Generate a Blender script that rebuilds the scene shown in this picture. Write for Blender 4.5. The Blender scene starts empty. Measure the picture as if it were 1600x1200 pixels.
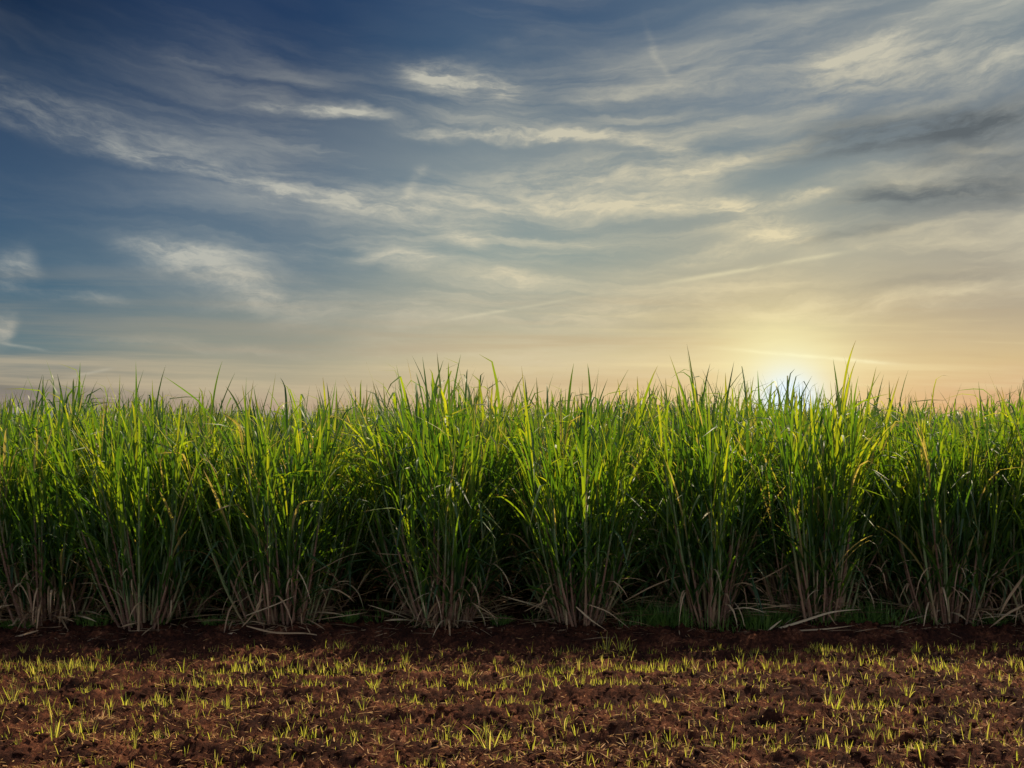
import bpy, math, random
import numpy as np
random.seed(7)
R = np.random.default_rng(11)
SC = bpy.context.scene
COL = SC.collection
PI = math.pi

# ------------------------------------------------------------------ camera
F = 1778.0          # focal length in photograph pixels (1600 wide)
HOR = 662.0         # horizon row in the photograph
CH = 2.3            # camera height
cam_d = bpy.data.cameras.new('camera')
cam_d.sensor_width = 36.0
cam_d.lens = 36.0 * F / 1600.0
cam_d.shift_y = (HOR - 600.0) / 1600.0
cam_d.clip_start = 0.1
cam_d.clip_end = 6000.0
cam = bpy.data.objects.new('camera', cam_d)
COL.objects.link(cam)
cam.location = (0, 0, CH)
cam.rotation_euler = (PI / 2, 0, 0)
SC.camera = cam

SC.view_settings.view_transform = 'Standard'
SC.view_settings.look = 'None'
SC.view_settings.exposure = 0.32
SC.view_settings.gamma = 1.0
SC.cycles.max_bounces = 7
SC.cycles.transmission_bounces = 5
SC.cycles.diffuse_bounces = 4
SC.cycles.glossy_bounces = 2

SUN_EL = 53.0
SUN_AZ = 42.0       # degrees to the right of straight ahead (+Y)

def srgb(h):
    h = h.lstrip('#')
    o = []
    for i in (0, 2, 4):
        c = int(h[i:i + 2], 16) / 255.0
        o.append(c / 12.92 if c <= 0.04045 else ((c + 0.055) / 1.055) ** 2.4)
    return (o[0], o[1], o[2], 1.0)

# ------------------------------------------------------------------ world
class N:
    """one float socket of a node tree, with operators"""
    t = None
    def __init__(s, v): s.v = v
    @staticmethod
    def m(op, *a, clamp=False):
        n = N.t.nodes.new('ShaderNodeMath'); n.operation = op; n.use_clamp = clamp
        for i, x in enumerate(a):
            if isinstance(x, N): N.t.links.new(x.v, n.inputs[i])
            else: n.inputs[i].default_value = float(x)
        return N(n.outputs[0])
    def __add__(s, o): return N.m('ADD', s, o)
    def __radd__(s, o): return N.m('ADD', o, s)
    def __sub__(s, o): return N.m('SUBTRACT', s, o)
    def __rsub__(s, o): return N.m('SUBTRACT', o, s)
    def __mul__(s, o): return N.m('MULTIPLY', s, o)
    def __rmul__(s, o): return N.m('MULTIPLY', s, o)
    def __truediv__(s, o): return N.m('DIVIDE', s, o)
def smooth(x, a, b, lo=0.0, hi=1.0):
    n = N.t.nodes.new('ShaderNodeMapRange'); n.interpolation_type = 'SMOOTHSTEP'
    N.t.links.new(x.v, n.inputs[0])
    for i, q in zip((1, 2, 3, 4), (a, b, lo, hi)): n.inputs[i].default_value = q
    return N(n.outputs[0])
def vec(x, y, z=0.0):
    n = N.t.nodes.new('ShaderNodeCombineXYZ')
    for i, q in enumerate((x, y, z)):
        if isinstance(q, N): N.t.links.new(q.v, n.inputs[i])
        else: n.inputs[i].default_value = q
    return n.outputs[0]
def noise(v, scale, detail=4, rough=0.55, dist=0.0):
    n = N.t.nodes.new('ShaderNodeTexNoise')
    N.t.links.new(v, n.inputs['Vector'])
    n.inputs['Scale'].default_value = scale; n.inputs['Detail'].default_value = detail
    n.inputs['Roughness'].default_value = rough; n.inputs['Distortion'].default_value = dist
    return N(n.outputs['Fac'])
def ramp(x, stops):
    n = N.t.nodes.new('ShaderNodeValToRGB'); cr = n.color_ramp
    N.t.links.new(x.v, n.inputs[0])
    while len(cr.elements) < len(stops): cr.elements.new(0.5)
    for e, (p, c) in zip(cr.elements, stops):
        e.position = p; e.color = c
    return n.outputs[0]
def mix(f, a, b, mode='MIX'):
    n = N.t.nodes.new('ShaderNodeMix'); n.data_type = 'RGBA'; n.blend_type = mode
    n.clamp_factor = True
    if isinstance(f, N): N.t.links.new(f.v, n.inputs[0])
    else: n.inputs[0].default_value = f
    for i, q in ((6, a), (7, b)):
        if isinstance(q, tuple): n.inputs[i].default_value = q
        else: N.t.links.new(q, n.inputs[i])
    return n.outputs[2]

world = bpy.data.worlds.new('World'); SC.world = world
world.use_nodes = True
T = world.node_tree; T.nodes.clear(); N.t = T
tc = T.nodes.new('ShaderNodeTexCoord')
sp = T.nodes.new('ShaderNodeSeparateXYZ'); T.links.new(tc.outputs['Generated'], sp.inputs[0])
dx, dy, dz = (N(sp.outputs[i]) for i in range(3))
yc = N.m('MAXIMUM', dy, 0.2)
u0 = dx / yc
v0 = N.m('MAXIMUM', dz, 0.0) / yc
U = lambda px: (px - 800.0) / F
V = lambda py: (HOR - py) / F
# gentle warp, so that bands and streaks wander
wn = noise(vec(u0 * 4.0, v0 * 8.0), 1.0, 6, 0.62)
wn2 = noise(vec(u0 * 3.0, v0 * 9.0, 7.3), 1.0, 4, 0.6)
u = u0 + (wn2 - 0.5) * 0.05
v = v0 + (wn - 0.5) * 0.06
# fibrous cirrus coordinate: flat at the horizon, bowl shaped higher up
q = v / (1.0 + (u - 0.03) * (u - 0.03) * 1.7)
fib = noise(vec(u * 2.6, q * 24.0), 1.0, 8, 0.6, 0.5)
fib2 = noise(vec(u * 1.1, q * 7.0, 3.1), 1.0, 5, 0.55, 0.3)
fine = noise(vec(u0 * 14.0, q * 70.0, 5.0), 1.0, 6, 0.65)

VT = V(0) * 1.02
def column(stops):
    s = sorted([(V(y) / VT, srgb(c)) for y, c in stops])
    s = [(max(0.0, min(1.0, p)), c) for p, c in s]
    return ramp((v0 + (wn - 0.5) * 0.03) / VT, s)
cols = [
 (0,    [(0, '#0c2847'), (200, '#1c3f62'), (330, '#2c5070'), (450, '#45667b'), (540, '#667b80'), (600, '#837f74'), (640, '#8a7a76'), (658, '#8298a2')]),
 (400,  [(0, '#1c375b'), (150, '#284364'), (300, '#3a5a78'), (420, '#577284'), (520, '#878f86'), (590, '#b1a78c'), (640, '#b59c84'), (658, '#a3a8a0')]),
 (800,  [(0, '#3a5372'), (150, '#4a647c'), (300, '#66808e'), (400, '#7a9092'), (500, '#a5a592'), (560, '#ccbf96'), (640, '#dcb98a'), (658, '#c0b098')]),
 (1225, [(0, '#5c7083'), (150, '#5a7288'), (300, '#7b8b8f'), (400, '#a5a595'), (480, '#bfb08d'), (560, '#e4cd98'), (640, '#f0c684'), (658, '#c8c8b0')]),
 (1600, [(0, '#76858d'), (150, '#697987'), (300, '#7d8486'), (400, '#999589'), (480, '#ada089'), (560, '#d8be8c'), (640, '#e0a878'), (658, '#a8aca8')])]
sky = column(cols[0][1])
for (xa, _), (xb, st) in zip(cols[:-1], cols[1:]):
    sky = mix(smooth(u, U(xa) , U(xb)), sky, column(st))

# --- cirrus
def streak(x, y, ang, L, W, amp, bow=0.0):
    """soft elongated wisp: centre in degrees of view, angle, half length, half width"""
    a = math.radians(ang); ca, sa = math.cos(a), math.sin(a)
    du = u - U(x); dv = v - V(y)
    s = (du * ca + dv * sa) * (F / L)
    t = (dv * ca - du * sa) * (F / W)
    if bow: t = t + s * s * bow
    e = N.m('EXPONENT', (s * s * s * s + t * t) * -1.0)
    return e * amp
light = [(200, 225, -14, 320, 22, .20), (120, 170, -16, 220, 16, .14), (350, 278, -13, 300, 13, .26), (590, 322, -6, 190, 17, .42), (960, 322, -1, 230, 12, .55),
 (505, 176, -7, 95, 7, .60), (720, 132, -8, 95, 22, .66), (650, 115, -20, 40, 12, .3), (830, 213, -1, 170, 8, .58), (960, 225, -8, 110, 10, .35),
 (320, 425, -14, 130, 20, .42), (300, 400, -5, 110, 10, .28), (610, 398, 2, 50, 9, .45), (740, 425, -9, 130, 13, .42), (725, 370, -20, 36, 12, .55),
 (1205, 360, -14, 85, 26, .5), (1010, 150, 6, 150, 10, .18), (1130, 395, 10, 160, 12, .22), (560, 480, -3, 260, 14, .22), (400, 540, -3, 260, 9, .18), (1260, 318, 8, 55, 9, .42), (1550, 232, 3, 60, 8, .5), (1460, 90, 6, 220, 55, .35), (1400, 45, 28, 150, 14, .25),
 (1026, 80, -74, 50, 6, .14), (900, 285, 5, 220, 40, .30), (1170, 250, 14, 120, 12, .28), (12, 420, 20, 34, 26, .32), (5, 512, 0, 22, 20, .5),
 (1090, 480, 4, 260, 25, .28), (1350, 480, 6, 200, 14, .20), (650, 290, 60, 36, 9, .16), (100, 460, -3, 90, 8, .18)]
m = None
for a in light:
    s_ = streak(*a)
    m = s_ if m is None else m + s_
comb = noise(vec(u * 9.0, q * 34.0, 9.0), 1.0, 8, 0.66, 0.25)
m = m * smooth(fine, 0.34, 0.66, 0.3, 1.4)
m = m * smooth(comb, 0.32, 0.66, 0.40, 1.45)
veil = smooth(fib, 0.40, 0.70, 0.0, 0.46) * smooth(comb, 0.25, 0.7, 0.5, 1.3) * smooth(fib2, 0.38, 0.6, 0.12, 1.15) * smooth(u, -0.45, 0.05, 0.10, 1.15)
veil2 = smooth(fib2, 0.35, 0.7, 0.0, 0.26) * smooth(u, -0.5, 0.15, 0.2, 1.0)
M_ = N.m('MINIMUM', m + veil + veil2, 0.85)
su, sv = U(1225), V(612)
ds2 = (u0 - su) * (u0 - su) + (v0 - sv) * (v0 - sv) * 1.3
near = N.m('EXPONENT', ds2 * -9.0)
ccol = mix(near, srgb('#bcbdb4'), srgb('#f6e4b4'))
ccol = mix(smooth(v0, 0.02, 0.16, 0.6, 0.0), ccol, srgb('#d4bf9c'))
sky = mix(M_ * smooth(v0, 0.0, 0.06, 0.25, 1.0), sky, ccol)
# long flat bands of cloud low over the horizon
low = noise(vec(u * 1.6, v0 * 34.0 + u0 * 0.6, 4.0), 1.0, 6, 0.6, 0.2)
lowm = smooth(v0, 0.16, 0.04)
sky = mix(lowm * smooth(low, 0.50, 0.70, 0.0, 0.55), sky, mix(near, srgb('#cbb999'), srgb('#fae6ac')))
sky = mix(lowm * smooth(low, 0.50, 0.32, 0.0, 0.50), sky, mix(near, srgb('#a39b8a'), srgb('#cba877')))
# contrails
def trail(x1, y1, x2, y2, W, amp):
    ang = math.degrees(math.atan2(-(y2 - y1), x2 - x1)); a = math.radians(ang)
    L = math.hypot(x2 - x1, y2 - y1) / 2; ca, sa = math.cos(a), math.sin(a)
    uu = u0 + (wn2 - 0.5) * 0.006; vv = v0 + (wn - 0.5) * 0.006
    du = uu - U((x1 + x2) / 2); dv = vv - V((y1 + y2) / 2)
    s = (du * ca + dv * sa) * (F / L); t = (dv * ca - du * sa) * (F / W)
    return N.m('EXPONENT', (s * s * s * s + t * t) * -1.0) * amp
tr = trail(690, 502, 915, 463, 2.5, .4) + trail(1040, 442, 1330, 394, 3.5, .5) + trail(1150, 547, 1385, 567, 3.0, .75) \
   + trail(115, 588, 175, 576, 2.5, .3) + trail(0, 535, 78, 548, 2.5, .35)
sky = mix((tr * 0.62 + trail(1150, 547, 1385, 567, 3.5, .5)) * smooth(fine, 0.3, 0.6, 0.15, 1.2), sky, mix(near, srgb('#d8d0bb'), srgb('#fff2c0')))
# grey undersides
d = None
for a in [(1430, 205, 5, 170, 34, .70), (1560, 180, 10, 110, 26, .45), (1540, 250, 6, 110, 20, .35), (1470, 303, 9, 150, 22, .75), (1340, 375, 10, 90, 10, .28), (1300, 235, 10, 120, 20, .25),
          (1150, 505, 2, 160, 8, .18), (1480, 440, 4, 160, 10, .16), (870, 475, 0, 120, 10, .12)]:
    s_ = streak(*a)
    d = s_ if d is None else d + s_
sky = mix(d * smooth(fine, 0.3, 0.65, 0.35, 1.2), sky, srgb('#60676b'))
# glow round the setting sun (stretched sideways close to the horizon)
g1 = N.m('EXPONENT', ((u0 - su) * (u0 - su) * 1.0 + (v0 - sv - 0.01) * (v0 - sv - 0.01) * 2.2) * -90.0)
g2 = N.m('EXPONENT', ((u0 - su) * (u0 - su) + (v0 - sv) * (v0 - sv)) * -420.0)
ux = u0 - (su + 0.004)
g3 = N.m('EXPONENT', (ux * ux + (v0 - V(631)) * (v0 - V(631))) * -1250.0)
g4 = N.m('EXPONENT', ((u0 - su) * (u0 - su) * 260.0 + (v0 - V(545)) * (v0 - V(545)) * 900.0) * -1.0)
fibd = smooth(fib, 0.3, 0.7, 0.7, 1.1)
sky = mix(g1 * 0.14 * fibd, sky, srgb('#fbe6b4'))
sky = mix(g4 * 0.55 * fibd, sky, srgb('#fff3b4'))
sky = mix(g2 * 0.65, sky, srgb('#fdf6bc'))
sky = mix(g3 * 1.35, sky, srgb('#edfaff'))

nish = T.nodes.new('ShaderNodeTexSky'); nish.sky_type = 'NISHITA'; nish.sun_disc = False
nish.sun_elevation = math.radians(SUN_EL); nish.sun_rotation = math.radians(SUN_AZ)
nsc = T.nodes.new('ShaderNodeVectorMath'); nsc.operation = 'SCALE'
T.links.new(nish.outputs[0], nsc.inputs[0]); nsc.inputs['Scale'].default_value = 0.18
rear = mix(1.0, nsc.outputs[0], (1.30, 1.0, 0.80, 1.0), 'MULTIPLY')      # warm tint added to the unseen rear sky for less blue fill light
sky = mix(smooth(dy, 0.2, 0.5), rear, sky)
bg = T.nodes.new('ShaderNodeBackground'); T.links.new(sky, bg.inputs[0]); bg.inputs[1].default_value = 0.80
ow = T.nodes.new('ShaderNodeOutputWorld'); T.links.new(bg.outputs[0], ow.inputs[0])
world.cycles.sampling_method = 'MANUAL'; world.cycles.sample_map_resolution = 512

# ------------------------------------------------------------------ sun
ld = bpy.data.lights.new('sun', 'SUN'); ld.energy = 5.0; ld.angle = math.radians(0.6); ld.color = (1.0, 0.83, 0.56)
sun = bpy.data.objects.new('sun', ld); COL.objects.link(sun)
sun.location = (6, 30, 30)
sun.rotation_euler = (math.radians(-(90 - SUN_EL)), 0, math.radians(-SUN_AZ))

# ------------------------------------------------------------------ helpers
def tag(o, label=None, cat=None, group=None, kind=None):
    if label: o['label'] = label
    if cat: o['category'] = cat
    if group: o['group'] = group
    if kind: o['kind'] = kind
    return o
def mesh(name, V_, Q, attrs=None, smooth_=True):
    """V_ (n,3); Q (m,4) or (m,3) faces"""
    me = bpy.data.meshes.new(name)
    V_ = np.ascontiguousarray(V_, dtype=np.float32); Q = np.ascontiguousarray(Q, dtype=np.int32)
    k = Q.shape[1]
    me.vertices.add(len(V_)); me.vertices.foreach_set('co', V_.ravel())
    me.loops.add(Q.size); me.loops.foreach_set('vertex_index', Q.ravel())
    me.polygons.add(len(Q))
    me.polygons.foreach_set('loop_start', np.arange(0, Q.size, k, dtype=np.int32))
    me.polygons.foreach_set('loop_total', np.full(len(Q), k, dtype=np.int32))
    me.polygons.foreach_set('use_smooth', np.full(len(Q), smooth_, dtype=bool))
    me.update(calc_edges=True)
    for nm, arr in (attrs or {}).items():
        a = me.attributes.new(nm, 'FLOAT', 'POINT'); a.data.foreach_set('value', np.ascontiguousarray(arr, dtype=np.float32))
    me.validate()
    return me
def obj(name, me, mat, parent=None, loc=(0, 0, 0), rz=0.0):
    o = bpy.data.objects.new(name, me)
    if me is not None and mat is not None and not len(me.materials): me.materials.append(mat)
    o.location = loc; o.rotation_euler = (0, 0, rz); COL.objects.link(o)
    if parent: o.parent = parent
    return o

def lattice(seed, n=256): return np.random.default_rng(seed).random((n, n))
def vnoise(x, y, seed=0):
    L = lattice(seed); xi = np.floor(x).astype(int); yi = np.floor(y).astype(int)
    fx = x - xi; fy = y - yi; fx = fx * fx * (3 - 2 * fx); fy = fy * fy * (3 - 2 * fy)
    a = L[xi % 256, yi % 256]; b = L[(xi + 1) % 256, yi % 256]; c = L[xi % 256, (yi + 1) % 256]; d_ = L[(xi + 1) % 256, (yi + 1) % 256]
    return (a * (1 - fx) + b * fx) * (1 - fy) + (c * (1 - fx) + d_ * fx) * fy
EDGE = 12.05        # where the cane strip begins
ROWS = [7.45, 8.15, 8.72, 9.30, 9.85, 10.45, 11.0, 11.4]    # drill rows of the seedlings, across the view
def height(x, y):
    x = np.asarray(x, float); y = np.asarray(y, float)
    fade = np.clip((30 - np.abs(y - 9)) / 15, 0, 1) * np.clip((30 - np.abs(x)) / 12, 0, 1)
    wob = (vnoise(x * 0.7, y * 0.7, 3) - .5) * 0.25
    ridge = np.cos((y + wob) * 2 * PI / 0.56) * 0.038 * (y < 12)
    h = ridge + (vnoise(x * 0.9 + 9, y * 2.0, 4) - .5) * 0.07
    n1 = vnoise(x * 2.2, y * 6, 5); n2 = vnoise(x * 6, y * 13, 6); n3 = vnoise(x * 19, y * 26, 7); n4 = vnoise(x * 50, y * 50, 8)
    h = h + (n1 - .5) * 0.07 + np.abs(n2 - .5) * 0.11 + np.abs(n3 - .5) * 0.085 + (n4 - .5) * 0.034 
    bank = np.clip((y - (EDGE - 0.30) + (vnoise(x * 2, y * 0, 12) - .5) * 0.25) / 0.25, 0, 1); bank = bank * bank * (3 - 2 * bank) * 0.06
    return (h - 0.02) * fade + bank
def hz(x, y): return float(height(np.array([x]), np.array([y]))[0])
def ground_at(px, py):
    dd = CH * F / (py - HOR)
    return ((px - 800.0) / F * dd, dd)

# ------------------------------------------------------------------ materials
def newmat(name):
    m_ = bpy.data.materials.new(name); m_.use_nodes = True; t = m_.node_tree; t.nodes.clear(); N.t = t
    out = t.nodes.new('ShaderNodeOutputMaterial'); return m_, t, out
def attr(name):
    n = N.t.nodes.new('ShaderNodeAttribute'); n.attribute_name = name; return N(n.outputs['Fac'])
def principled(t, col, rough=0.6, spec=0.4):
    p = t.nodes.new('ShaderNodeBsdfPrincipled')
    if isinstance(col, tuple): p.inputs['Base Color'].default_value = col
    else: t.links.new(col, p.inputs['Base Color'])
    if isinstance(rough, N): t.links.new(rough.v, p.inputs['Roughness'])
    else: p.inputs['Roughness'].default_value = rough
    p.inputs['Specular IOR Level'].default_value = spec
    return p
def leafmat(name, stops, tstops, transl, rough, spec=0.5, tip=None, back=None):
    """blade: reflects `stops`, lets `tstops` through; colour picked per leaf (attribute rnd), tips may be dry (attribute s)"""
    m_, t, out = newmat(name)
    r = attr('rnd'); s = attr('s')
    geo = t.nodes.new('ShaderNodeNewGeometry')
    nz = noise(geo.outputs['Position'], 9.0, 2)
    rr = N.m('ADD', r, (nz - 0.5) * 0.35, clamp=True)
    c = ramp(rr, stops); tcx = ramp(rr, tstops)
    if tip:
        f = smooth(s, tip[0], 1.0) * smooth(r, 0.25, 0.75)
        c = mix(f, c, tip[1]); tcx = mix(f, tcx, tip[1])
    p = principled(t, c, rough, spec)
    tl = t.nodes.new('ShaderNodeBsdfTranslucent'); t.links.new(tcx, tl.inputs[0])
    mx = t.nodes.new('ShaderNodeMixShader'); mx.inputs[0].default_value = transl
    t.links.new(p.outputs[0], mx.inputs[1]); t.links.new(tl.outputs[0], mx.inputs[2]); t.links.new(mx.outputs[0], out.inputs[0])
    return m_
def C4(*a): return (a[0], a[1], a[2], 1.0)
M_leaf = leafmat('cane_leaf_green',
    [(0.0, C4(.022, .064, .030)), (.5, C4(.050, .115, .036)), (.86, C4(.10, .17, .034)), (.97, C4(.36, .30, .18))],
    [(0.0, C4(.05, .14, .007)), (.35, C4(.16, .32, .009)), (.62, C4(.36, .50, .010)), (.88, C4(.72, .74, .014)), (.97, C4(.62, .48, .08))],
    0.50, 0.44, 0.5, tip=(0.74, C4(.26, .20, .08)))
M_dry = leafmat('cane_leaf_dry',
    [(0.0, C4(.20, .11, .065)), (.5, C4(.46, .31, .18)), (1.0, C4(.66, .52, .33))],
    [(0.0, C4(.15, .08, .04)), (1.0, C4(.35, .22, .10))], 0.25, 0.6, 0.3)
M_sprout = leafmat('seedling_leaf',
    [(0.0, C4(.12, .20, .03)), (.5, C4(.25, .30, .045)), (1.0, C4(.48, .44, .14))],
    [(0.0, C4(.46, .60, .04)), (.5, C4(.76, .76, .07)), (1.0, C4(.9, .74, .18))], 0.6, 0.45, 0.4)
M_weed = leafmat('weed_leaf',
    [(0.0, C4(.06, .12, .03)), (1.0, C4(.17, .28, .06))],
    [(0.0, C4(.08, .24, .02)), (1.0, C4(.16, .34, .03))], 0.35, 0.45, 0.4)
M_straw = leafmat('straw',
    [(0.0, C4(.14, .055, .025)), (.5, C4(.42, .20, .075)), (1.0, C4(.70, .48, .20))],
    [(0.0, C4(.3, .12, .04)), (1.0, C4(.7, .45, .16))], 0.4, 0.6, 0.3)
M_rust = leafmat('dry_grass',
    [(0.0, C4(.30, .12, .03)), (1.0, C4(.50, .25, .07))],
    [(0.0, C4(.5, .2, .04)), (1.0, C4(.6, .3, .08))], 0.4, 0.6, 0.3)
# stalks: pinkish brown sheath low down, green above, pale joint rings
m_, t, out = newmat('cane_stalk')
r = attr('rnd'); s = attr('s')
up = smooth(s + (r - 0.5) * 0.8, 0.25, 0.62)
low = ramp(r, [(0.0, C4(.13, .070, .050)), (.5, C4(.30, .17, .12)), (1.0, C4(.46, .33, .20))])
hi = ramp(r, [(0.0, C4(.08, .15, .07)), (1.0, C4(.20, .27, .11))])
ringn = N.m('FRACT', s * 15.0 + r * 9.0)
ring = smooth(ringn, 0.86, 0.94)
c = mix(ring * 0.5, mix(up, low, hi), C4(.30, .26, .17))
p = principled(t, c, 0.5, 0.4); t.links.new(p.outputs[0], out.inputs[0]); M_stalk = m_
# soil
m_, t, out = newmat('red_soil')
geo = t.nodes.new('ShaderNodeNewGeometry'); P = geo.outputs['Position']
a1 = noise(P, 3.0, 5, 0.6); a2 = noise(P, 28.0, 5, 0.7)
c = ramp(a1 * 0.55 + a2 * 0.5, [(0.40, C4(.014, .0036, .0022)), (.52, C4(.042, .0125, .0062)), (.61, C4(.11, .036, .017)), (.70, C4(.30, .14, .072))])
p = principled(t, c, 0.9, 0.15)
bp = t.nodes.new('ShaderNodeBump'); bp.inputs['Strength'].default_value = 0.9; bp.inputs['Distance'].default_value = 0.02
t.links.new(noise(P, 60.0, 6, 0.75).v, bp.inputs['Height']); t.links.new(bp.outputs[0], p.inputs['Normal'])
t.links.new(p.outputs[0], out.inputs[0]); M_soil = m_

# ------------------------------------------------------------------ ground: one sheet, fine where the photo looks closely
def axis(parts):
    o = []
    for a, b, st in parts: o += list(np.arange(a, b, st))
    o.append(parts[-1][1]); return np.array(o)
def geo_axis(a, b, n): return list(np.geomspace(a, b, n))
xs = np.concatenate([-np.array(geo_axis(8, 3000, 50))[::-1][:-1], np.arange(-8, 8.001, 0.02), np.array(geo_axis(8, 3000, 50))[1:]])
ys = np.concatenate([-np.array(geo_axis(5, 600, 24))[::-1], np.arange(-4.5, 5.5, 0.5), np.arange(5.5, 6.8, 0.06), np.arange(6.8, 12.8, 0.0155), np.arange(12.8, 16, 0.08), np.array(geo_axis(16, 4000, 60))])
X, Y = np.meshgrid(xs, ys)
Z = height(X, Y)
# a few hollows and humps the photo shows
HUMPS = [(1240, 1124, .30, .09, .055), (1330, 1122, .22, .08, -.07), (1390, 1062, .16, .07, .05), (163, 1075, .14, .06, .05), (470, 1130, .5, .08, .03),
         (1170, 1130, .5, .07, -.05), (880, 1190, .35, .07, -.05), (120, 1168, .5, .09, -.04), (1420, 1165, .4, .08, -.05), (640, 1130, .5, .06, -.035), (700, 1070, .4, .06, -.03), (900, 1065, .2, .05, -.04)]
for px, py, rx, ry, hh in HUMPS:
    gx, gy = ground_at(px, py); Z += hh * np.exp(-((X - gx) / rx) ** 2 - ((Y - gy) / ry) ** 2)
nx, ny = len(xs), len(ys)
I = np.arange(nx * ny).reshape(ny, nx)
Q = np.stack([I[:-1, :-1], I[:-1, 1:], I[1:, 1:], I[1:, :-1]], -1).reshape(-1, 4)
tag(obj('ground', mesh('ground', np.stack([X, Y, Z], -1).reshape(-1, 3), Q), M_soil), kind='structure',
    label='bare reddish brown ploughed soil')

# ------------------------------------------------------------------ blades: N curved strips in one go
def blades(B, phi, th0, L, W, bend, pw=1.6, kink=None, K=7, fold=True, twist=None, rnd=None, base_w=0.35, rng=R):
    """B (n,3) roots; phi heading; th0 tilt from vertical; bend added tilt towards the tip"""
    n = len(B); phi = np.broadcast_to(phi, n); L = np.broadcast_to(L, n); W = np.broadcast_to(W, n)
    s = np.linspace(0, 1, K + 1)
    sm = (s[:-1] + s[1:]) / 2
    th = th0[:, None] + np.broadcast_to(bend, n)[:, None] * sm[None] ** pw
    if kink is not None:            # kink = (position, extra angle) arrays
        th = th + kink[1][:, None] / (1 + np.exp(-(sm[None] - kink[0][:, None]) * 26))
    th = np.minimum(th, 2.9)
    ph = phi[:, None] + (rng.random(n)[:, None] - .5) * 0.7 * sm[None]
    D = np.stack([np.sin(th) * np.sin(ph), np.sin(th) * np.cos(ph), np.cos(th)], -1)
    step = D * (L[:, None, None] / K)
    Pn = np.concatenate([np.zeros((n, 1, 3)), np.cumsum(step, 1)], 1) + B[:, None, :]
    Dn = np.concatenate([D[:, :1], (D[:, 1:] + D[:, :-1]) / 2, D[:, -1:]], 1)
    phn = np.concatenate([ph[:, :1], (ph[:, 1:] + ph[:, :-1]) / 2, ph[:, -1:]], 1)
    side = np.stack([np.cos(phn), -np.sin(phn), np.zeros_like(phn)], -1)
    nrm = np.cross(side, Dn)
    tw = (rng.random(n) - .5) * 2.4 if twist is None else twist
    ang = tw[:, None] * s[None] ** 1.2
    sd = side * np.cos(ang)[..., None] + nrm * np.sin(ang)[..., None]
    nn = np.cross(sd, Dn)
    prof = (base_w + (1 - base_w) * np.minimum(s / 0.3, 1) ** .7) * np.clip(1 - ((s - .45) / .55).clip(0) ** 2.0, 0, 1)
    prof[-1] = 0.04
    w = W[:, None] * prof[None] / 2
    l = Pn - sd * w[..., None]; r_ = Pn + sd * w[..., None]
    rnd = rng.random(n) if rnd is None else rnd
    if fold:
        c_ = Pn - nn * (w * 0.38)[..., None]
        VV = np.stack([l, c_, r_], 2); m_ = 3
    else:
        VV = np.stack([l, r_], 2); m_ = 2
    base = (np.arange(n) * (K + 1) * m_)[:, None, None]
    kk = (np.arange(K) * m_)[None, :, None]; jj = np.arange(m_ - 1)[None, None, :]
    a = base + kk + jj
    Qd = np.stack([a, a + 1, a + m_ + 1, a + m_], -1).reshape(-1, 4)
    at = {'rnd': np.repeat(rnd, (K + 1) * m_), 's': np.tile(np.repeat(s, m_), n)}
    return VV.reshape(-1, 3), Qd, at
def tubes(Pn, rad, rnd, sides=5):
    """Pn (n,k,3) centre lines; rad (n,k)"""
    n, k, _ = Pn.shape
    a = np.arange(sides) * 2 * PI / sides
    ring_ = np.stack([np.cos(a), np.sin(a), 0 * a], -1)
    VV = Pn[:, :, None, :] + ring_[None, None] * rad[:, :, None, None]
    base = (np.arange(n) * k * sides)[:, None, None]; kk = (np.arange(k - 1) * sides)[None, :, None]; j = np.arange(sides)[None, None]
    j2 = (j + 1) % sides
    Qd = np.stack([base + kk + j, base + kk + j2, base + kk + sides + j2, base + kk + sides + j], -1).reshape(-1, 4)
    s = np.linspace(0, 1, k)
    return VV.reshape(-1, 3), Qd, {'rnd': np.repeat(rnd, k * sides), 's': np.tile(np.repeat(s, sides), n)}
def join(lst):
    Vs, Qs, A = [], [], {'rnd': [], 's': []}; off = 0
    for V_, Q_, a in lst:
        Vs.append(V_); Qs.append(Q_ + off); off += len(V_)
        for k_ in A: A[k_].append(a[k_])
    return np.concatenate(Vs), np.concatenate(Qs), {k_: np.concatenate(v_) for k_, v_ in A.items()}

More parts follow.
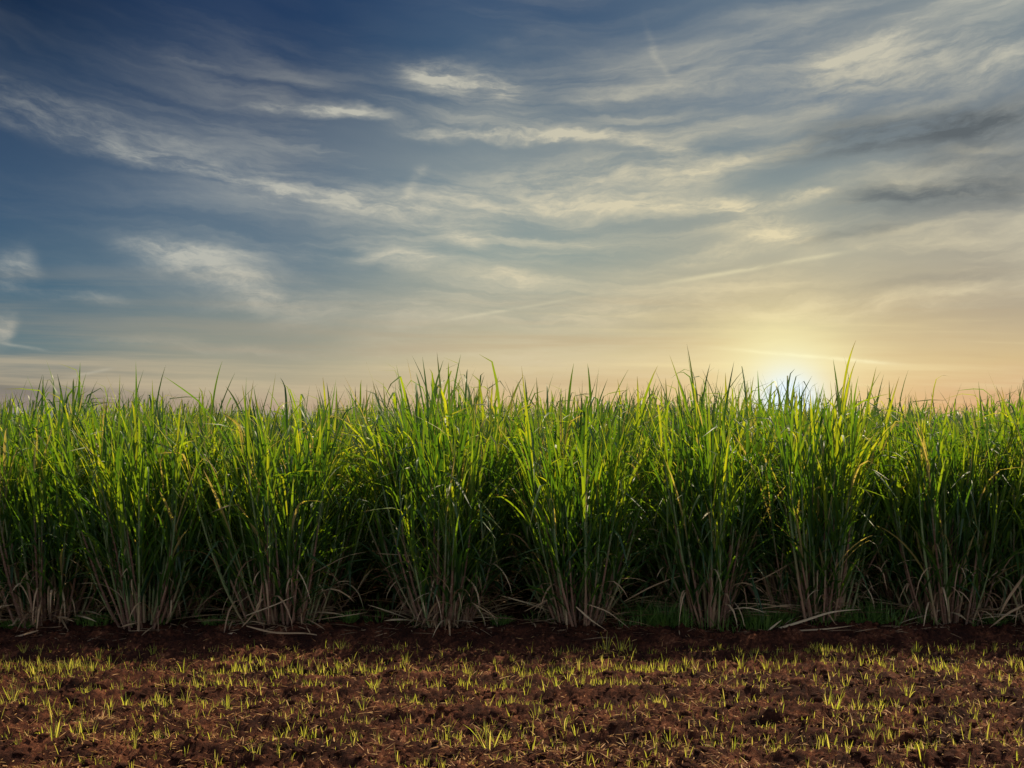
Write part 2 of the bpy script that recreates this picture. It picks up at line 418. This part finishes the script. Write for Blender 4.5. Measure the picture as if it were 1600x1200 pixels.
# ------------------------------------------------------------------ one cane stool
def cane(rng, nst=40, rx=0.30, ry=0.30, spread=0.36, hgt=1.0, dead=1.0, K=8, fold=True, nl=9, lean=0.0, wid=1.0, tallest=0):
    """returns (stalks, leaves, dry leaves) around the origin"""
    r0 = np.sqrt(rng.random(nst)); a0 = rng.random(nst) * 2 * PI
    bx, by = r0 * np.sin(a0) * rx, r0 * np.cos(a0) * ry
    SH = (1.25 + 0.75 * rng.random(nst)) * hgt * (1.0 - 0.16 * r0)      # stalk length
    if tallest: SH[:tallest] *= 1.05 + 0.14 * rng.random(tallest)
    tilt = r0 * spread * (0.7 + 0.6 * rng.random(nst)); head = a0 + (rng.random(nst) - .5) * 0.9
    k = 7; s = np.linspace(0, 1, k)
    th = tilt[:, None] * (1.3 - 0.8 * s[None]) + (rng.random(nst)[:, None] - .5) * .22 * np.sin(s[None] * 5 + rng.random(nst)[:, None] * 6); th = (th[:, 1:] + th[:, :-1]) / 2
    D = np.stack([np.sin(th) * np.sin(head)[:, None] + lean * s[1:][None], np.sin(th) * np.cos(head)[:, None], np.cos(th)], -1)
    P_ = np.concatenate([np.zeros((nst, 1, 3)), np.cumsum(D * (SH[:, None, None] / (k - 1)), 1)], 1)
    P_ += np.stack([bx, by, np.full(nst, -.05)], -1)[:, None]
    srnd = rng.random(nst)
    rad = (0.010 + 0.007 * rng.random(nst))[:, None] * np.array([1.15, 1, .95, .9, .8, .7, .45])[None]
    st = tubes(P_, rad, srnd, 5)
    # green leaves
    B, ph, t0, L_, W_, bd, kp, ka, rn = [], [], [], [], [], [], [], [], []
    for i in range(nst):
        m_ = nl + rng.integers(-1, 2)
        for j in range(m_):
            f = j / (m_ - 1)                                  # 1 = spindle leaf on top
            sp_ = 0.16 + 0.84 * f ** 0.8
            x = sp_ * (k - 1); i0 = min(int(x), k - 2); pt = P_[i, i0] * (1 - (x - i0)) + P_[i, i0 + 1] * (x - i0)
            B.append(pt)
            dr = P_[i, i0 + 1] - P_[i, i0]; dr = dr / np.linalg.norm(dr)
            az = (j % 2) * PI + srnd[i] * 6.28 + rng.normal() * 0.5   # leaves stand in two ranks
            lt = (0.09 + 0.40 * (1 - f)) * (0.6 + 0.8 * rng.random())
            vx = dr[0] + math.sin(az) * math.tan(lt); vy = dr[1] + math.cos(az) * math.tan(lt); vz = dr[2]
            ph.append(math.atan2(vx, vy)); t0.append(math.atan2(math.hypot(vx, vy), vz))
            L_.append((0.70 + 0.42 * rng.random()) * (1.08 if 0.3 < f < 0.9 else 0.86) * hgt ** .5)
            W_.append((0.016 + 0.017 * rng.random()) * wid)
            bd.append((0.15 + 0.75 * rng.random() ** 1.6) * (1.25 - 0.55 * f))
            kk = rng.random() < (0.36 if f < .8 else .55)
            kp.append(0.42 + 0.5 * rng.random()); ka.append((0.8 + 1.6 * rng.random()) if kk else 0.0)
            rn.append(np.clip(srnd[i] * 0.18 + rng.random() * 0.80 * (0.45 + 0.55 * f), 0, 1) if rng.random() > .045 else 0.98)
    lv = blades(np.array(B), np.array(ph), np.array(t0), np.array(L_), np.array(W_), np.array(bd), 1.5,
                (np.array(kp), np.array(ka)), K=K, fold=fold, rnd=np.array(rn), rng=rng)
    # dry leaves: hanging from the lower joints, lying round the foot
    nd = int(46 * dead)
    if nd < 4: return st, lv, None
    ii = rng.integers(0, nst, nd); sp_ = rng.random(nd) * 0.42
    x = sp_ * (k - 1); i0 = x.astype(int); fr = (x - i0)[:, None]
    pt = P_[ii, i0] * (1 - fr) + P_[ii, i0 + 1] * fr
    az = np.arctan2(pt[:, 0], pt[:, 1]) + rng.normal(size=nd) * 0.9
    dl = blades(pt, az, 0.15 + 0.6 * rng.random(nd), 0.35 + 0.5 * rng.random(nd), 0.012 + 0.014 * rng.random(nd),
                1.2 + 1.2 * rng.random(nd), 0.9, (0.25 + .4 * rng.random(nd), rng.random(nd) * 0.8), K=7, fold=fold, rng=rng)
    V_ = dl[0]; V_[:, 2] = np.maximum(V_[:, 2], 0.012 + 0.02 * rng.random(len(V_)))
    ng = int(26 * dead)
    a1 = rng.random(ng) * 2 * PI; rr = 0.05 + 0.35 * rng.random(ng)
    gl = blades(np.stack([np.sin(a1) * rr, np.cos(a1) * rr, 0.02 + 0.10 * rng.random(ng)], -1), a1 + rng.normal(size=ng) * .6,
                1.15 + 0.35 * rng.random(ng), 0.3 + 0.6 * rng.random(ng), 0.016 + 0.014 * rng.random(ng), 0.4 * rng.random(ng), 1.0, K=6, fold=fold, rng=rng)
    V_ = gl[0]; V_[:, 2] = np.maximum(V_[:, 2], 0.01 + 0.02 * rng.random(len(V_)))
    return st, lv, join([dl, gl])

# row ends facing the camera: px, stalks, rx, spread, height, dead share, lean, tall spikes, label
D0 = CH * F / (985 - HOR)
FRONT = [
 (-75, 34, .30, .34, .98, .5, 0, 0, 'sugarcane clump cut by the left frame edge, mostly leaves'),
 (68, 40, .32, .34, .95, 1.1, .00, 0, 'sugarcane clump at far left with sunlit yellow dry leaves round its foot'),
 (228, 46, .26, .42, 1.06, .35, -.03, 2, 'dark green sugarcane clump second from left, long blade leaning out to the left'),
 (442, 52, .36, .42, 1.07, 1.3, .00, 1, 'wide sugarcane clump left of centre, bare pinkish brown stalks and trash at its foot'),
 (692, 46, .26, .40, 1.08, 1.3, .00, 1, 'narrow footed sugarcane clump with brown stalks just left of the tallest clump'),
 (906, 48, .25, .44, 1.14, .7, .00, 4, 'tallest sugarcane clump in the middle, grey green stalks and highest leaf tips'),
 (1108, 38, .20, .36, 1.07, .45, -.02, 1, 'thin sugarcane clump rising from green weeds, right of the tallest clump'),
 (1290, 42, .32, .34, 1.04, .5, .00, 1, 'sugarcane clump below the setting sun with a weedy foot and a long fallen leaf'),
 (1482, 42, .32, .33, .99, .55, .00, 1, 'sugarcane clump of straight blue green stalks second from right'),
 (1640, 40, .30, .38, 1.09, 1.2, -.06, 2, 'tall sugarcane clump at the right edge leaning in with brown arching trash'),
]
CANE_G = 'sugarcane clumps at the row ends facing the camera'
STOOLS = []
for i, (px, nst, rx, spd, hg, dead, lean, tall, lab) in enumerate(FRONT):
    rng = np.random.default_rng(100 + i)
    x = (px - 800) / F * D0 ; y = D0 + (rng.random() - .3) * 0.15; z = hz(x, y)
    e = obj('sugarcane_clump', None, None, loc=(x, y, z)); e.empty_display_size = .3
    tag(e, lab, 'sugarcane', CANE_G)
    st, lv, dl = cane(rng, int(nst * 1.25), rx * 1.02, .38, spd * .88, hg * 1.03, dead * 1.9, 9, True, 13, lean, 1.0, tall + 11)
    obj('stalks', mesh('stalks', *st), M_stalk, e)
    obj('leaves', mesh('leaves', *lv), M_leaf, e)
    obj('dry_leaves', mesh('dry_leaves', *dl), M_dry, e)
    STOOLS.append((x, y))

# the rest of the field behind: one mass, five stool shapes repeated along the rows
src = bpy.data.collections.new('cane_shapes')
for i in range(6):
    rng = np.random.default_rng(300 + i)
    st, lv, dl = cane(rng, 34, .30, .30, .50, 1.0 + .04 * (i % 3), .7, 6, False, 11, 0, 1.1, 6)
    n1, n2 = len(st[1]), len(lv[1])
    Vj, Qj, Aj = join([st, lv, dl])
    me = mesh('cane_shape', Vj, Qj, Aj)
    for mm in (M_stalk, M_leaf, M_dry): me.materials.append(mm)
    idx = np.zeros(len(Qj), np.int32); idx[n1:n1 + n2] = 1; idx[n1 + n2:] = 2
    me.polygons.foreach_set('material_index', idx)
    src.objects.link(bpy.data.objects.new('cane_shape', me))
rowx = [s[0] for s in STOOLS]
allx = sorted(set(rowx + [rowx[0] - 1.4 * k for k in range(1, 40)] + [rowx[-1] + 1.4 * k for k in range(1, 40)]))
pts, rz, scl, pick = [], [], [], []
rng = np.random.default_rng(55)
for xr in allx:
    y = D0 + 0.45 if xr in rowx else D0
    while y < 110:
        stp = 0.42 if y < 18 else 0.6 if y < 26 else (0.9 if y < 45 else 1.5)
        if abs(xr) < 0.62 * y + 4 and (abs(xr) < 0.47 * y + 3.5 or rng.random() < .6):
            g = 0.82 + 0.12 * rng.random() + 0.06 * math.sin(xr * 1.3 + y * .21) + (.05 if rng.random() < .1 else 0)
            g += .03 + (.05 * math.exp(-(xr / 4) ** 2) if y < 20 else 0)
            pts.append((xr + rng.normal() * .07, y + rng.normal() * .08, 0.04)); rz.append(rng.random() * 6.28); scl.append(g + .06); pick.append(rng.integers(0, 6))
        y += stp
me = bpy.data.meshes.new('sugarcane_field'); me.from_pydata(pts, [], [])
for nm, arr, ty in (('rz', rz, 'FLOAT'), ('scl', scl, 'FLOAT'), ('pick', pick, 'INT')):
    a = me.attributes.new(nm, ty, 'POINT'); a.data.foreach_set('value', np.array(arr, dtype=np.int32 if ty == 'INT' else np.float32))
fo = bpy.data.objects.new('sugarcane_field', me); COL.objects.link(fo)
for mm in (M_stalk, M_leaf, M_dry): me.materials.append(mm)
tag(fo, 'dense mass of green sugarcane filling the field behind the row ends', 'sugarcane', kind='stuff')
ng = bpy.data.node_groups.new('field', 'GeometryNodeTree')
ng.interface.new_socket('Geometry', in_out='INPUT', socket_type='NodeSocketGeometry')
ng.interface.new_socket('Geometry', in_out='OUTPUT', socket_type='NodeSocketGeometry')
gi = ng.nodes.new('NodeGroupInput'); go = ng.nodes.new('NodeGroupOutput')
iop = ng.nodes.new('GeometryNodeInstanceOnPoints'); ci = ng.nodes.new('GeometryNodeCollectionInfo')
ci.inputs['Collection'].default_value = src; ci.inputs['Separate Children'].default_value = True; ci.inputs['Reset Children'].default_value = True
def natt(nm, ty):
    n = ng.nodes.new('GeometryNodeInputNamedAttribute'); n.data_type = ty; n.inputs['Name'].default_value = nm; return n.outputs['Attribute']
cx = ng.nodes.new('ShaderNodeCombineXYZ'); ng.links.new(natt('rz', 'FLOAT'), cx.inputs[2])
m2p = ng.nodes.new('GeometryNodeMeshToPoints')
ng.links.new(gi.outputs[0], m2p.inputs[0]); ng.links.new(m2p.outputs[0], iop.inputs['Points'])
ng.links.new(ci.outputs[0], iop.inputs['Instance']); iop.inputs['Pick Instance'].default_value = True
ng.links.new(natt('pick', 'INT'), iop.inputs['Instance Index'])
ng.links.new(cx.outputs[0], iop.inputs['Rotation']); ng.links.new(natt('scl', 'FLOAT'), iop.inputs['Scale'])
ng.links.new(iop.outputs[0], go.inputs[0])
md = fo.modifiers.new('field', 'NODES'); md.node_group = ng

# ------------------------------------------------------------------ weeds at the foot of the cane
def tuft(rng, n, spread_r, L0, L1, w, tilt=0.9, bend=1.0, K=4, rnd0=0., rnd1=1., flat=.0):
    a = rng.random(n) * 2 * PI; rr = spread_r * np.sqrt(rng.random(n))
    B = np.stack([np.sin(a) * rr, np.cos(a) * rr, np.full(n, -.01)], -1)
    return blades(B, a + rng.normal(size=n) * .5, flat + rng.random(n) * tilt, L0 + (L1 - L0) * rng.random(n), w * (.7 + .6 * rng.random(n)),
                  rng.random(n) * bend, 1.3, K=K, fold=False, rnd=rnd0 + (rnd1 - rnd0) * rng.random(n), rng=rng)
WEEDS = [(36, 975, .20, .16, 'low dark green weed tuft in front of the far left clump'),
 (150, 973, .22, .15, 'low weed tuft between the two left clumps'),
 (335, 985, .12, .14, 'small weed tuft left of the heaped brown trash'),
 (545, 978, .07, .15, 'single small weed standing in the dark gap left of centre'),
 (784, 976, .09, .14, 'small green weed at the mouth of the gap left of the tallest clump'),
 (1040, 972, .25, .32, 'leafy weed patch left of the thin clump'),
 (1190, 972, .28, .28, 'broad weed patch between the thin clump and the clump below the sun'),
 (1352, 975, .22, .24, 'weed patch behind the long fallen leaf'),
 (1552, 982, .12, .14, 'small weed tuft near the right edge beside the brown trash')]
for i, (px, py, rad_, ln, lab) in enumerate(WEEDS):
    rng = np.random.default_rng(700 + i)
    x, y = ground_at(px, py); y = max(min(y, D0 - .1), 12.1); x = (px - 800) / F * y
    n = int(60 + 900 * rad_)
    o = obj('weed_tuft', mesh('weed_tuft', *tuft(rng, n, rad_, ln * .4, ln, .012, .8, 1.1)), M_weed, loc=(x, y, hz(x, y)))
    tag(o, lab, 'weed', 'weed tufts at the foot of the cane')
# loose undergrowth further in, between the rows
lst = []
rng = np.random.default_rng(801)
for k in range(900):
    xx = rng.uniform(-7, 8); yy = D0 + rng.uniform(-.35, 1.4)
    dens = 1.0 if 1.2 < xx < 4.6 else 0.22
    if rng.random() > dens: continue
    n = rng.integers(8, 22); ln = .10 + .16 * rng.random() * (1.7 if dens == 1 else .8)
    V_, Q_, a_ = tuft(rng, n, .07, ln * .4, ln, .010, .8, 1.1)
    V_ += np.array([xx, yy, hz(xx, yy)]); lst.append((V_, Q_, a_))
tag(obj('undergrowth', mesh('undergrowth', *join(lst)), M_weed), 'low green undergrowth spreading in the shade under the cane', 'undergrowth', kind='stuff')

# ------------------------------------------------------------------ long fallen leaves and sticks at the cane's edge
def ribbon(pts3, w, rnd, rng, K=14):
    P_ = np.array(pts3, float); t_ = np.linspace(0, len(P_) - 1, K + 1)
    Pi = np.stack([np.interp(t_, np.arange(len(P_)), P_[:, j]) for j in range(3)], -1)
    for _ in range(3): Pi[1:-1] = (Pi[:-2] + 2 * Pi[1:-1] + Pi[2:]) / 4
    Dn = np.gradient(Pi, axis=0); Dn /= np.linalg.norm(Dn, axis=1)[:, None]
    up_ = np.array([0.15, -.55, 1.0]); side = np.cross(Dn, up_); side /= np.linalg.norm(side, axis=1)[:, None]; nn = np.cross(side, Dn)
    s = np.linspace(0, 1, K + 1); prof = np.minimum(1, .5 + s * 3) * np.clip(1.02 - s ** 3, 0.08, 1) * w / 2
    VV = np.stack([Pi - side * prof[:, None], Pi + nn * prof[:, None] * .5, Pi + side * prof[:, None]], 1).reshape(-1, 3)
    a = (np.arange(K) * 3)[:, None] + np.arange(2)[None]
    Qd = np.stack([a, a + 1, a + 4, a + 3], -1).reshape(-1, 4)
    return VV, Qd, {'rnd': np.full(len(VV), rnd), 's': np.repeat(s, 3)}
def at_y(px, py, y): return ((px - 800) / F * y, y, max(CH - (py - HOR) / F * y, .015))
FALLEN = [  # polyline in the picture, depth, width, shade, label
 ([(1206, 990), (1250, 972), (1300, 955), (1345, 952)], 12.2, .035, .9, 'longest pale fallen cane leaf curving up under the clump below the sun'),
 ([(1200, 990), (1222, 968)], 12.15, .03, 1., 'short pale broken cane leaf propped beside the longest fallen leaf'),
 ([(1232, 990), (1290, 983), (1335, 978)], 12.1, .025, .6, 'flat brown cane leaf lying in front of the weed patch'),
 ([(975, 940), (1010, 920), (1045, 905), (1080, 895)], 12.5, .022, .5, 'thin dry stalk slanting across the dark gap left of the thin clump'),
 ([(1160, 918), (1200, 900), (1245, 875)], 12.5, .020, .4, 'thin dry stalk slanting out of the clump below the sun'),
 ([(900, 948), (925, 970), (948, 992)], 12.2, .028, .7, 'pinkish fallen leaf slanting down right from the tallest clump'),
 ([(912, 942), (950, 955), (985, 988)], 12.25, .022, .6, 'long dry leaf sloping from the tallest clump towards the weeds'),
 ([(735, 940), (760, 955), (780, 968)], 12.3, .02, .5, 'short dry leaf sticking out right of the narrow footed clump'),
 ([(384, 962), (430, 945), (463, 930)], 12.1, .022, .8, 'yellowish broken leaf with a bright tip over the trash heap'),
 ([(378, 985), (405, 950), (410, 905)], 12.15, .03, .45, 'bent brown stalk with a forked end at the left of the trash heap'),
 ([(385, 978), (430, 990), (480, 995), (520, 998)], 11.95, .03, .45, 'brown leaf lying flat below the trash heap'),
 ([(340, 998), (365, 992), (370, 990)], 11.95, .035, .7, 'pale leaf scrap lying left of the trash heap'),
 ([(590, 865), (650, 868), (690, 885)], 12.6, .016, .6, 'arching thin dry leaf left of the narrow footed clump'),
 ([(1600, 900), (1575, 935), (1560, 965)], 12.3, .03, .5, 'brown leaf hanging down at the right edge'),
 ([(1600, 945), (1575, 958), (1545, 985)], 12.25, .028, .55, 'brown arching leaf resting on the ground at the right edge'),
 ([(820, 955), (850, 940), (875, 930)], 12.4, .018, .4, 'thin dry leaf poking left from the tallest clump'),
 ([(60, 985), (15, 998), (-20, 1000)], 12.0, .03, .4, 'grey brown leaf lying on the bank at the left edge'),
 ([(450, 915), (500, 890), (540, 868), (575, 862)], 12.5, .018, .6, 'thin arching leaf right of the wide clump'),
]
for i, (pl, y, w, rn, lab) in enumerate(FALLEN):
    rng = np.random.default_rng(900 + i)
    P3 = [at_y(px, py, y - .06 * math.sin(j * 1.3)) for j, (px, py) in enumerate(pl)]
    P3 = [(a, b, max(c, hz(a, b) + .012)) for a, b, c in P3]
    c0 = np.array(P3[0]); V_, Q_, a_ = ribbon(P3, w, rn, rng); 
    o = obj('fallen_leaf', mesh('fallen_leaf', V_ - c0, Q_, a_), M_dry, loc=tuple(c0))
    tag(o, lab, 'dry leaf', 'fallen dry cane leaves along the edge')
# trash: uncountable scraps of cane leaf on the bank and between the rows
rng = np.random.default_rng(950)
n = 900
bx = rng.uniform(-7, 7.5, n); by = D0 - .75 + np.abs(rng.normal(size=n)) * .55
B = np.stack([bx, by, height(bx, by) + .012], -1)
V_, Q_, a_ = blades(B, rng.random(n) * 6.28, 1.38 + .25 * rng.random(n), .08 + .28 * rng.random(n) ** 2, .006 + .010 * rng.random(n), .2 * rng.random(n), 1., K=4, fold=False, rnd=rng.random(n) * .6, rng=rng)
tag(obj('leaf_litter', mesh('leaf_litter', V_, Q_, a_), M_dry), 'scraps of dry cane leaf strewn along the bank under the cane', 'leaf litter', kind='stuff')

# ------------------------------------------------------------------ seedlings
KINDS = ['single upright blade', 'forked pair of blades', 'three blade fan', 'bushy little tuft']
def sprout(rng, kind):
    n = (1, 2, 3, 7)[kind] if kind < 3 else rng.integers(6, 10)
    hgt = (.12, .13, .13, .16)[kind]
    a = rng.random() * 3.1 + np.arange(n) * (PI if n == 2 else 2 * PI / n) + rng.normal(size=n) * .3
    t0 = (.04 if kind == 0 else .12) + rng.random(n) * (.2 if kind < 3 else .38)
    B = np.stack([np.sin(a) * .006 * n ** .5, np.cos(a) * .006 * n ** .5, np.full(n, -.015)], -1)
    return blades(B, a, t0, hgt * (.65 + .6 * rng.random(n)), 0.0048 + .0042 * rng.random(n), .1 + .8 * rng.random(n) ** 2.5, 2.0, K=4,
                  fold=True, rnd=np.clip(rng.normal(.5, .25, n), 0, 1), base_w=.7, rng=rng)
proto = {}
for kd in range(4):
    proto[kd] = []
    for j in range(7):
        me = mesh('seedling', *sprout(np.random.default_rng(2000 + kd * 20 + j), kd)); me.materials.append(M_sprout); proto[kd].append(me)
rng = np.random.default_rng(77)
cand = []       # x, y, scale, kind
SPECIAL = [(765, 1182, 1.35, 3, 'largest bushy seedling tuft near the bottom centre'), (970, 1027, 1.15, 3, None), (985, 1030, 1.2, 3, None), (948, 1025, 1.1, 3, None), (128, 1150, 1.2, 1, None),
  (210, 1180, 1.3, 1, None), (870, 1140, 1.25, 1, 'lone forked seedling on bare soil right of the bottom centre'), (1305, 1105, 1.3, 3, None), (1298, 1165, 1.3, 2, None), (20, 1100, 1.1, 3, None), (1510, 1160, 1.25, 2, None),
  (1540, 1155, 1.2, 2, None), (1440, 1190, 1.2, 1, None), (1590, 1190, 1.1, 1, None), (70, 1160, 1.1, 2, None), (85, 1162, 1.2, 3, None)]
for px, py, sc_, kd, lab in SPECIAL:
    x, y = ground_at(px, py); cand.append((x, y, sc_, kd, lab))
rows = [(1028, 1.0, 150, 1.6), (1052, 1.15, 240, 1.5), (1040, 1., 60, 3), (1068, .9, 60, 4), (1085, 1.05, 110, 2.5), (1108, 1.1, 120, 3), (1128, 1.0, 60, 4), (1158, 1.1, 75, 4.0), (1178, 1.0, 25, 4), (1200, 1.05, 34, 4), (1245, 1, 30, 6), (1290, 1, 26, 6)]
for py, sc_, cnt, jit in rows:
    cl = rng.random(cnt // 4 + 2) * 1800 - 100            # clusters along the drill row
    for k in range(int(cnt * 5.2)):
        px = cl[rng.integers(len(cl))] + rng.normal() * 26 if rng.random() < .42 else rng.uniform(-100, 1700)
        bright = 1.0
        if py < 1035 and px < 850 and rng.random() < .65: continue      # the top row is thin on the left
        if 1035 < py < 1060 and px > 1050 and rng.random() < .45: continue
        x, y = ground_at(px, py + rng.normal() * jit * 1.25)
        kd = rng.choice(4, p=[.42, .36, .17, .05])
        cand.append((x, y, sc_ * (.30 + .54 * rng.random() ** 1.4), int(kd), None))
for k in range(450):
    px, py = rng.uniform(-50, 1650), rng.uniform(1015, 1200)
    x, y = ground_at(px, py); cand.append((x, y, .4 + .5 * rng.random(), int(rng.choice(3)), None))
inview = lambda x, y: abs(x) < .455 * y and y > 7.45
order = sorted(range(len(cand)), key=lambda i: -(cand[i][2] / cand[i][1] * (1, 1.1, 1.2, 1.6)[cand[i][3]] + (9 if cand[i][4] else 0)) if inview(cand[i][0], cand[i][1]) else 1)
ZONE = [(9.0, 'in the foreground rows'), (10.1, 'in the middle rows'), (99, 'in the far rows before the cane')]
rest = []
for rank, i in enumerate(order):
    x, y, sc_, kd, lab = cand[i]
    z = hz(x, y)
    for hx, hy, rx_, ry_, hh in [(*ground_at(a, b), c_, d_, e_) for a, b, c_, d_, e_ in HUMPS]:
        z += hh * math.exp(-((x - hx) / rx_) ** 2 - ((y - hy) / ry_) ** 2)
    me = proto[kd][rng.integers(7)]; rot = rng.random() * 6.28
    if rank < 300:
        o = obj('seedling', me, None, loc=(x, y, z), rz=rot); o.scale = (sc_,) * 3
        zn = next(b for a, b in ZONE if y < a)
        col = 'small' if sc_ < .95 else 'tall'
        tag(o, lab or f'{col} yellow green seedling, {KINDS[kd]}, {zn}', 'seedling', f'{col} {KINDS[kd]} seedlings {zn}')
    else:
        n_ = len(me.vertices); co = np.empty(n_ * 3, np.float32); me.vertices.foreach_get('co', co); co = co.reshape(-1, 3) * sc_
        c_, s_ = math.cos(rot), math.sin(rot); co = np.stack([co[:, 0] * c_ - co[:, 1] * s_ + x, co[:, 0] * s_ + co[:, 1] * c_ + y, co[:, 2] + z], -1)
        fq = np.empty(len(me.loops), np.int32); me.loops.foreach_get('vertex_index', fq)
        ra = np.empty(n_, np.float32); me.attributes['rnd'].data.foreach_get('value', ra); sa_ = np.empty(n_, np.float32); me.attributes['s'].data.foreach_get('value', sa_)
        rest.append((co, fq.reshape(-1, 4), {'rnd': ra, 's': sa_}))
tag(obj('seedling_carpet', mesh('seedling_carpet', *join(rest)), M_sprout), 'the many smallest seedlings scattered through all the drill rows', 'seedlings', kind='stuff')

# ------------------------------------------------------------------ straw, clods, dry grass
rng = np.random.default_rng(31)
n = 24000
px = rng.uniform(-100, 1700, n); py = rng.uniform(1010, 1290, n)
dd = CH * F / (py - HOR); bx = (px - 800) / F * dd; by = dd
keep = vnoise(bx * 1.2, by * 3.2, 41) + .25 * rng.random(n) > .46
bx, by = bx[keep], by[keep]; n = len(bx)
B = np.stack([bx, by, height(bx, by) + .008], -1)
V_, Q_, a_ = blades(B, rng.random(n) * 6.28, 0.95 + .65 * rng.random(n), .02 + .08 * rng.random(n) ** 2, .003 + .006 * rng.random(n), .5 * rng.random(n), 1., K=4, fold=False, rnd=rng.random(n) * .9, base_w=.8, rng=rng)
tag(obj('straw_litter', mesh('straw_litter', V_, Q_, a_), M_straw), 'broken straw scattered over the soil between the seedlings', 'straw', kind='stuff')
# clods
t_ = (1 + 5 ** .5) / 2
import bmesh
bm = bmesh.new(); bmesh.ops.create_icosphere(bm, subdivisions=2, radius=1.0)
IV = np.array([v_.co[:] for v_ in bm.verts]); IF = np.array([[v_.index for v_ in f.verts] for f in bm.faces]); bm.free()
def clods(xx, yy, rr, rng, sink=.2, zz=None):
    Vs, Fs = [], []
    for k in range(len(xx)):
        f = 1 + (vnoise(IV[:, 0] * 1.6 + k * 3.1 + 50, IV[:, 1] * 1.6 + IV[:, 2] * 1.3 + 70, 60) - .5) * .9 + (rng.random(len(IV)) - .5) * .16
        sc3 = np.array([1.0 + .5 * rng.random(), .8 + .4 * rng.random(), .55 + .3 * rng.random()]) * rr[k]
        a = rng.random() * 6.28; v_ = IV * f[:, None] * sc3
        v_ = np.stack([v_[:, 0] * math.cos(a) - v_[:, 1] * math.sin(a), v_[:, 0] * math.sin(a) + v_[:, 1] * math.cos(a), v_[:, 2]], -1)
        v_ += np.array([xx[k], yy[k], (zz[k] if zz is not None else 0) + rr[k] * sink]); Vs.append(v_); Fs.append(IF + k * len(IV))
    return np.concatenate(Vs), np.concatenate(Fs)
n = 9000
px = rng.uniform(-150, 1750, n); py = 1000 + 260 * rng.random(n)
dd = CH * F / (py - HOR); bx = (px - 800) / F * dd; by = dd
rr = .006 + .026 * rng.random(n) ** 3.5
V_, Q_ = clods(bx, by, rr, rng, .2, height(bx, by))
tag(obj('soil_crumbs', mesh('soil_crumbs', V_, Q_, None, False), M_soil), 'small crumbs of red soil strewn over the field', 'soil crumbs', kind='stuff')
for px, py, rr, lab in [(1388, 1062, .075, 'dark soil clod among the seedlings at right'), (162, 1077, .065, 'dark soil clod among the seedlings at left'),
                        (1262, 1120, .06, 'soil clod below the orange dry grass'), (1325, 1135, .06, 'soil clod beside the hollow right of the orange dry grass'),
                        (660, 1036, .045, 'soil clod in the row just before the cane shade'), (1380, 1090, .04, 'small soil clod in the middle rows at right')]:
    x, y = ground_at(px, py)
    V_, Q_ = clods([0], [0], [rr], rng, .15)
    tag(obj('soil_clod', mesh('soil_clod', V_, Q_, None, False), M_soil, loc=(x, y, hz(x, y) + .01)), lab, 'soil clod', 'larger soil clods')
for i, (px, py, rad_, n, ln, lab) in enumerate([(1240, 1114, .17, 150, .10, 'orange dry grass tuft on a soil hump right of centre'), (1578, 1056, .12, 120, .09, 'orange dry grass tuft at the right edge'),
                        (1330, 1138, .14, 40, .16, 'long arching dry grass stems beside the hollow'), (905, 1132, .10, 50, .09, 'rusty dry grass scrap near the centre'),
                        (418, 1168, .12, 60, .10, 'pale dry grass scrap in the lower left'), (135, 1032, .10, 60, .07, 'dry grass scrap in the far row at left'), (150, 1130, .16, 90, .09, 'dry grass scrap in the middle rows at left')]):
    rg = np.random.default_rng(1200 + i); x, y = ground_at(px, py)
    V_, Q_, a_ = tuft(rg, n, rad_, ln * .5, ln * 1.3, .005, .5, 1.2, K=5, flat=.9); V_[:, 2] = np.maximum(V_[:, 2], -.02)
    tag(obj('dry_grass_tuft', mesh('dry_grass_tuft', V_, Q_, a_), M_straw if i in (2, 4, 6) else M_rust, loc=(x, y, hz(x, y) + .02)), lab, 'dry grass', 'dry grass tufts on the soil')
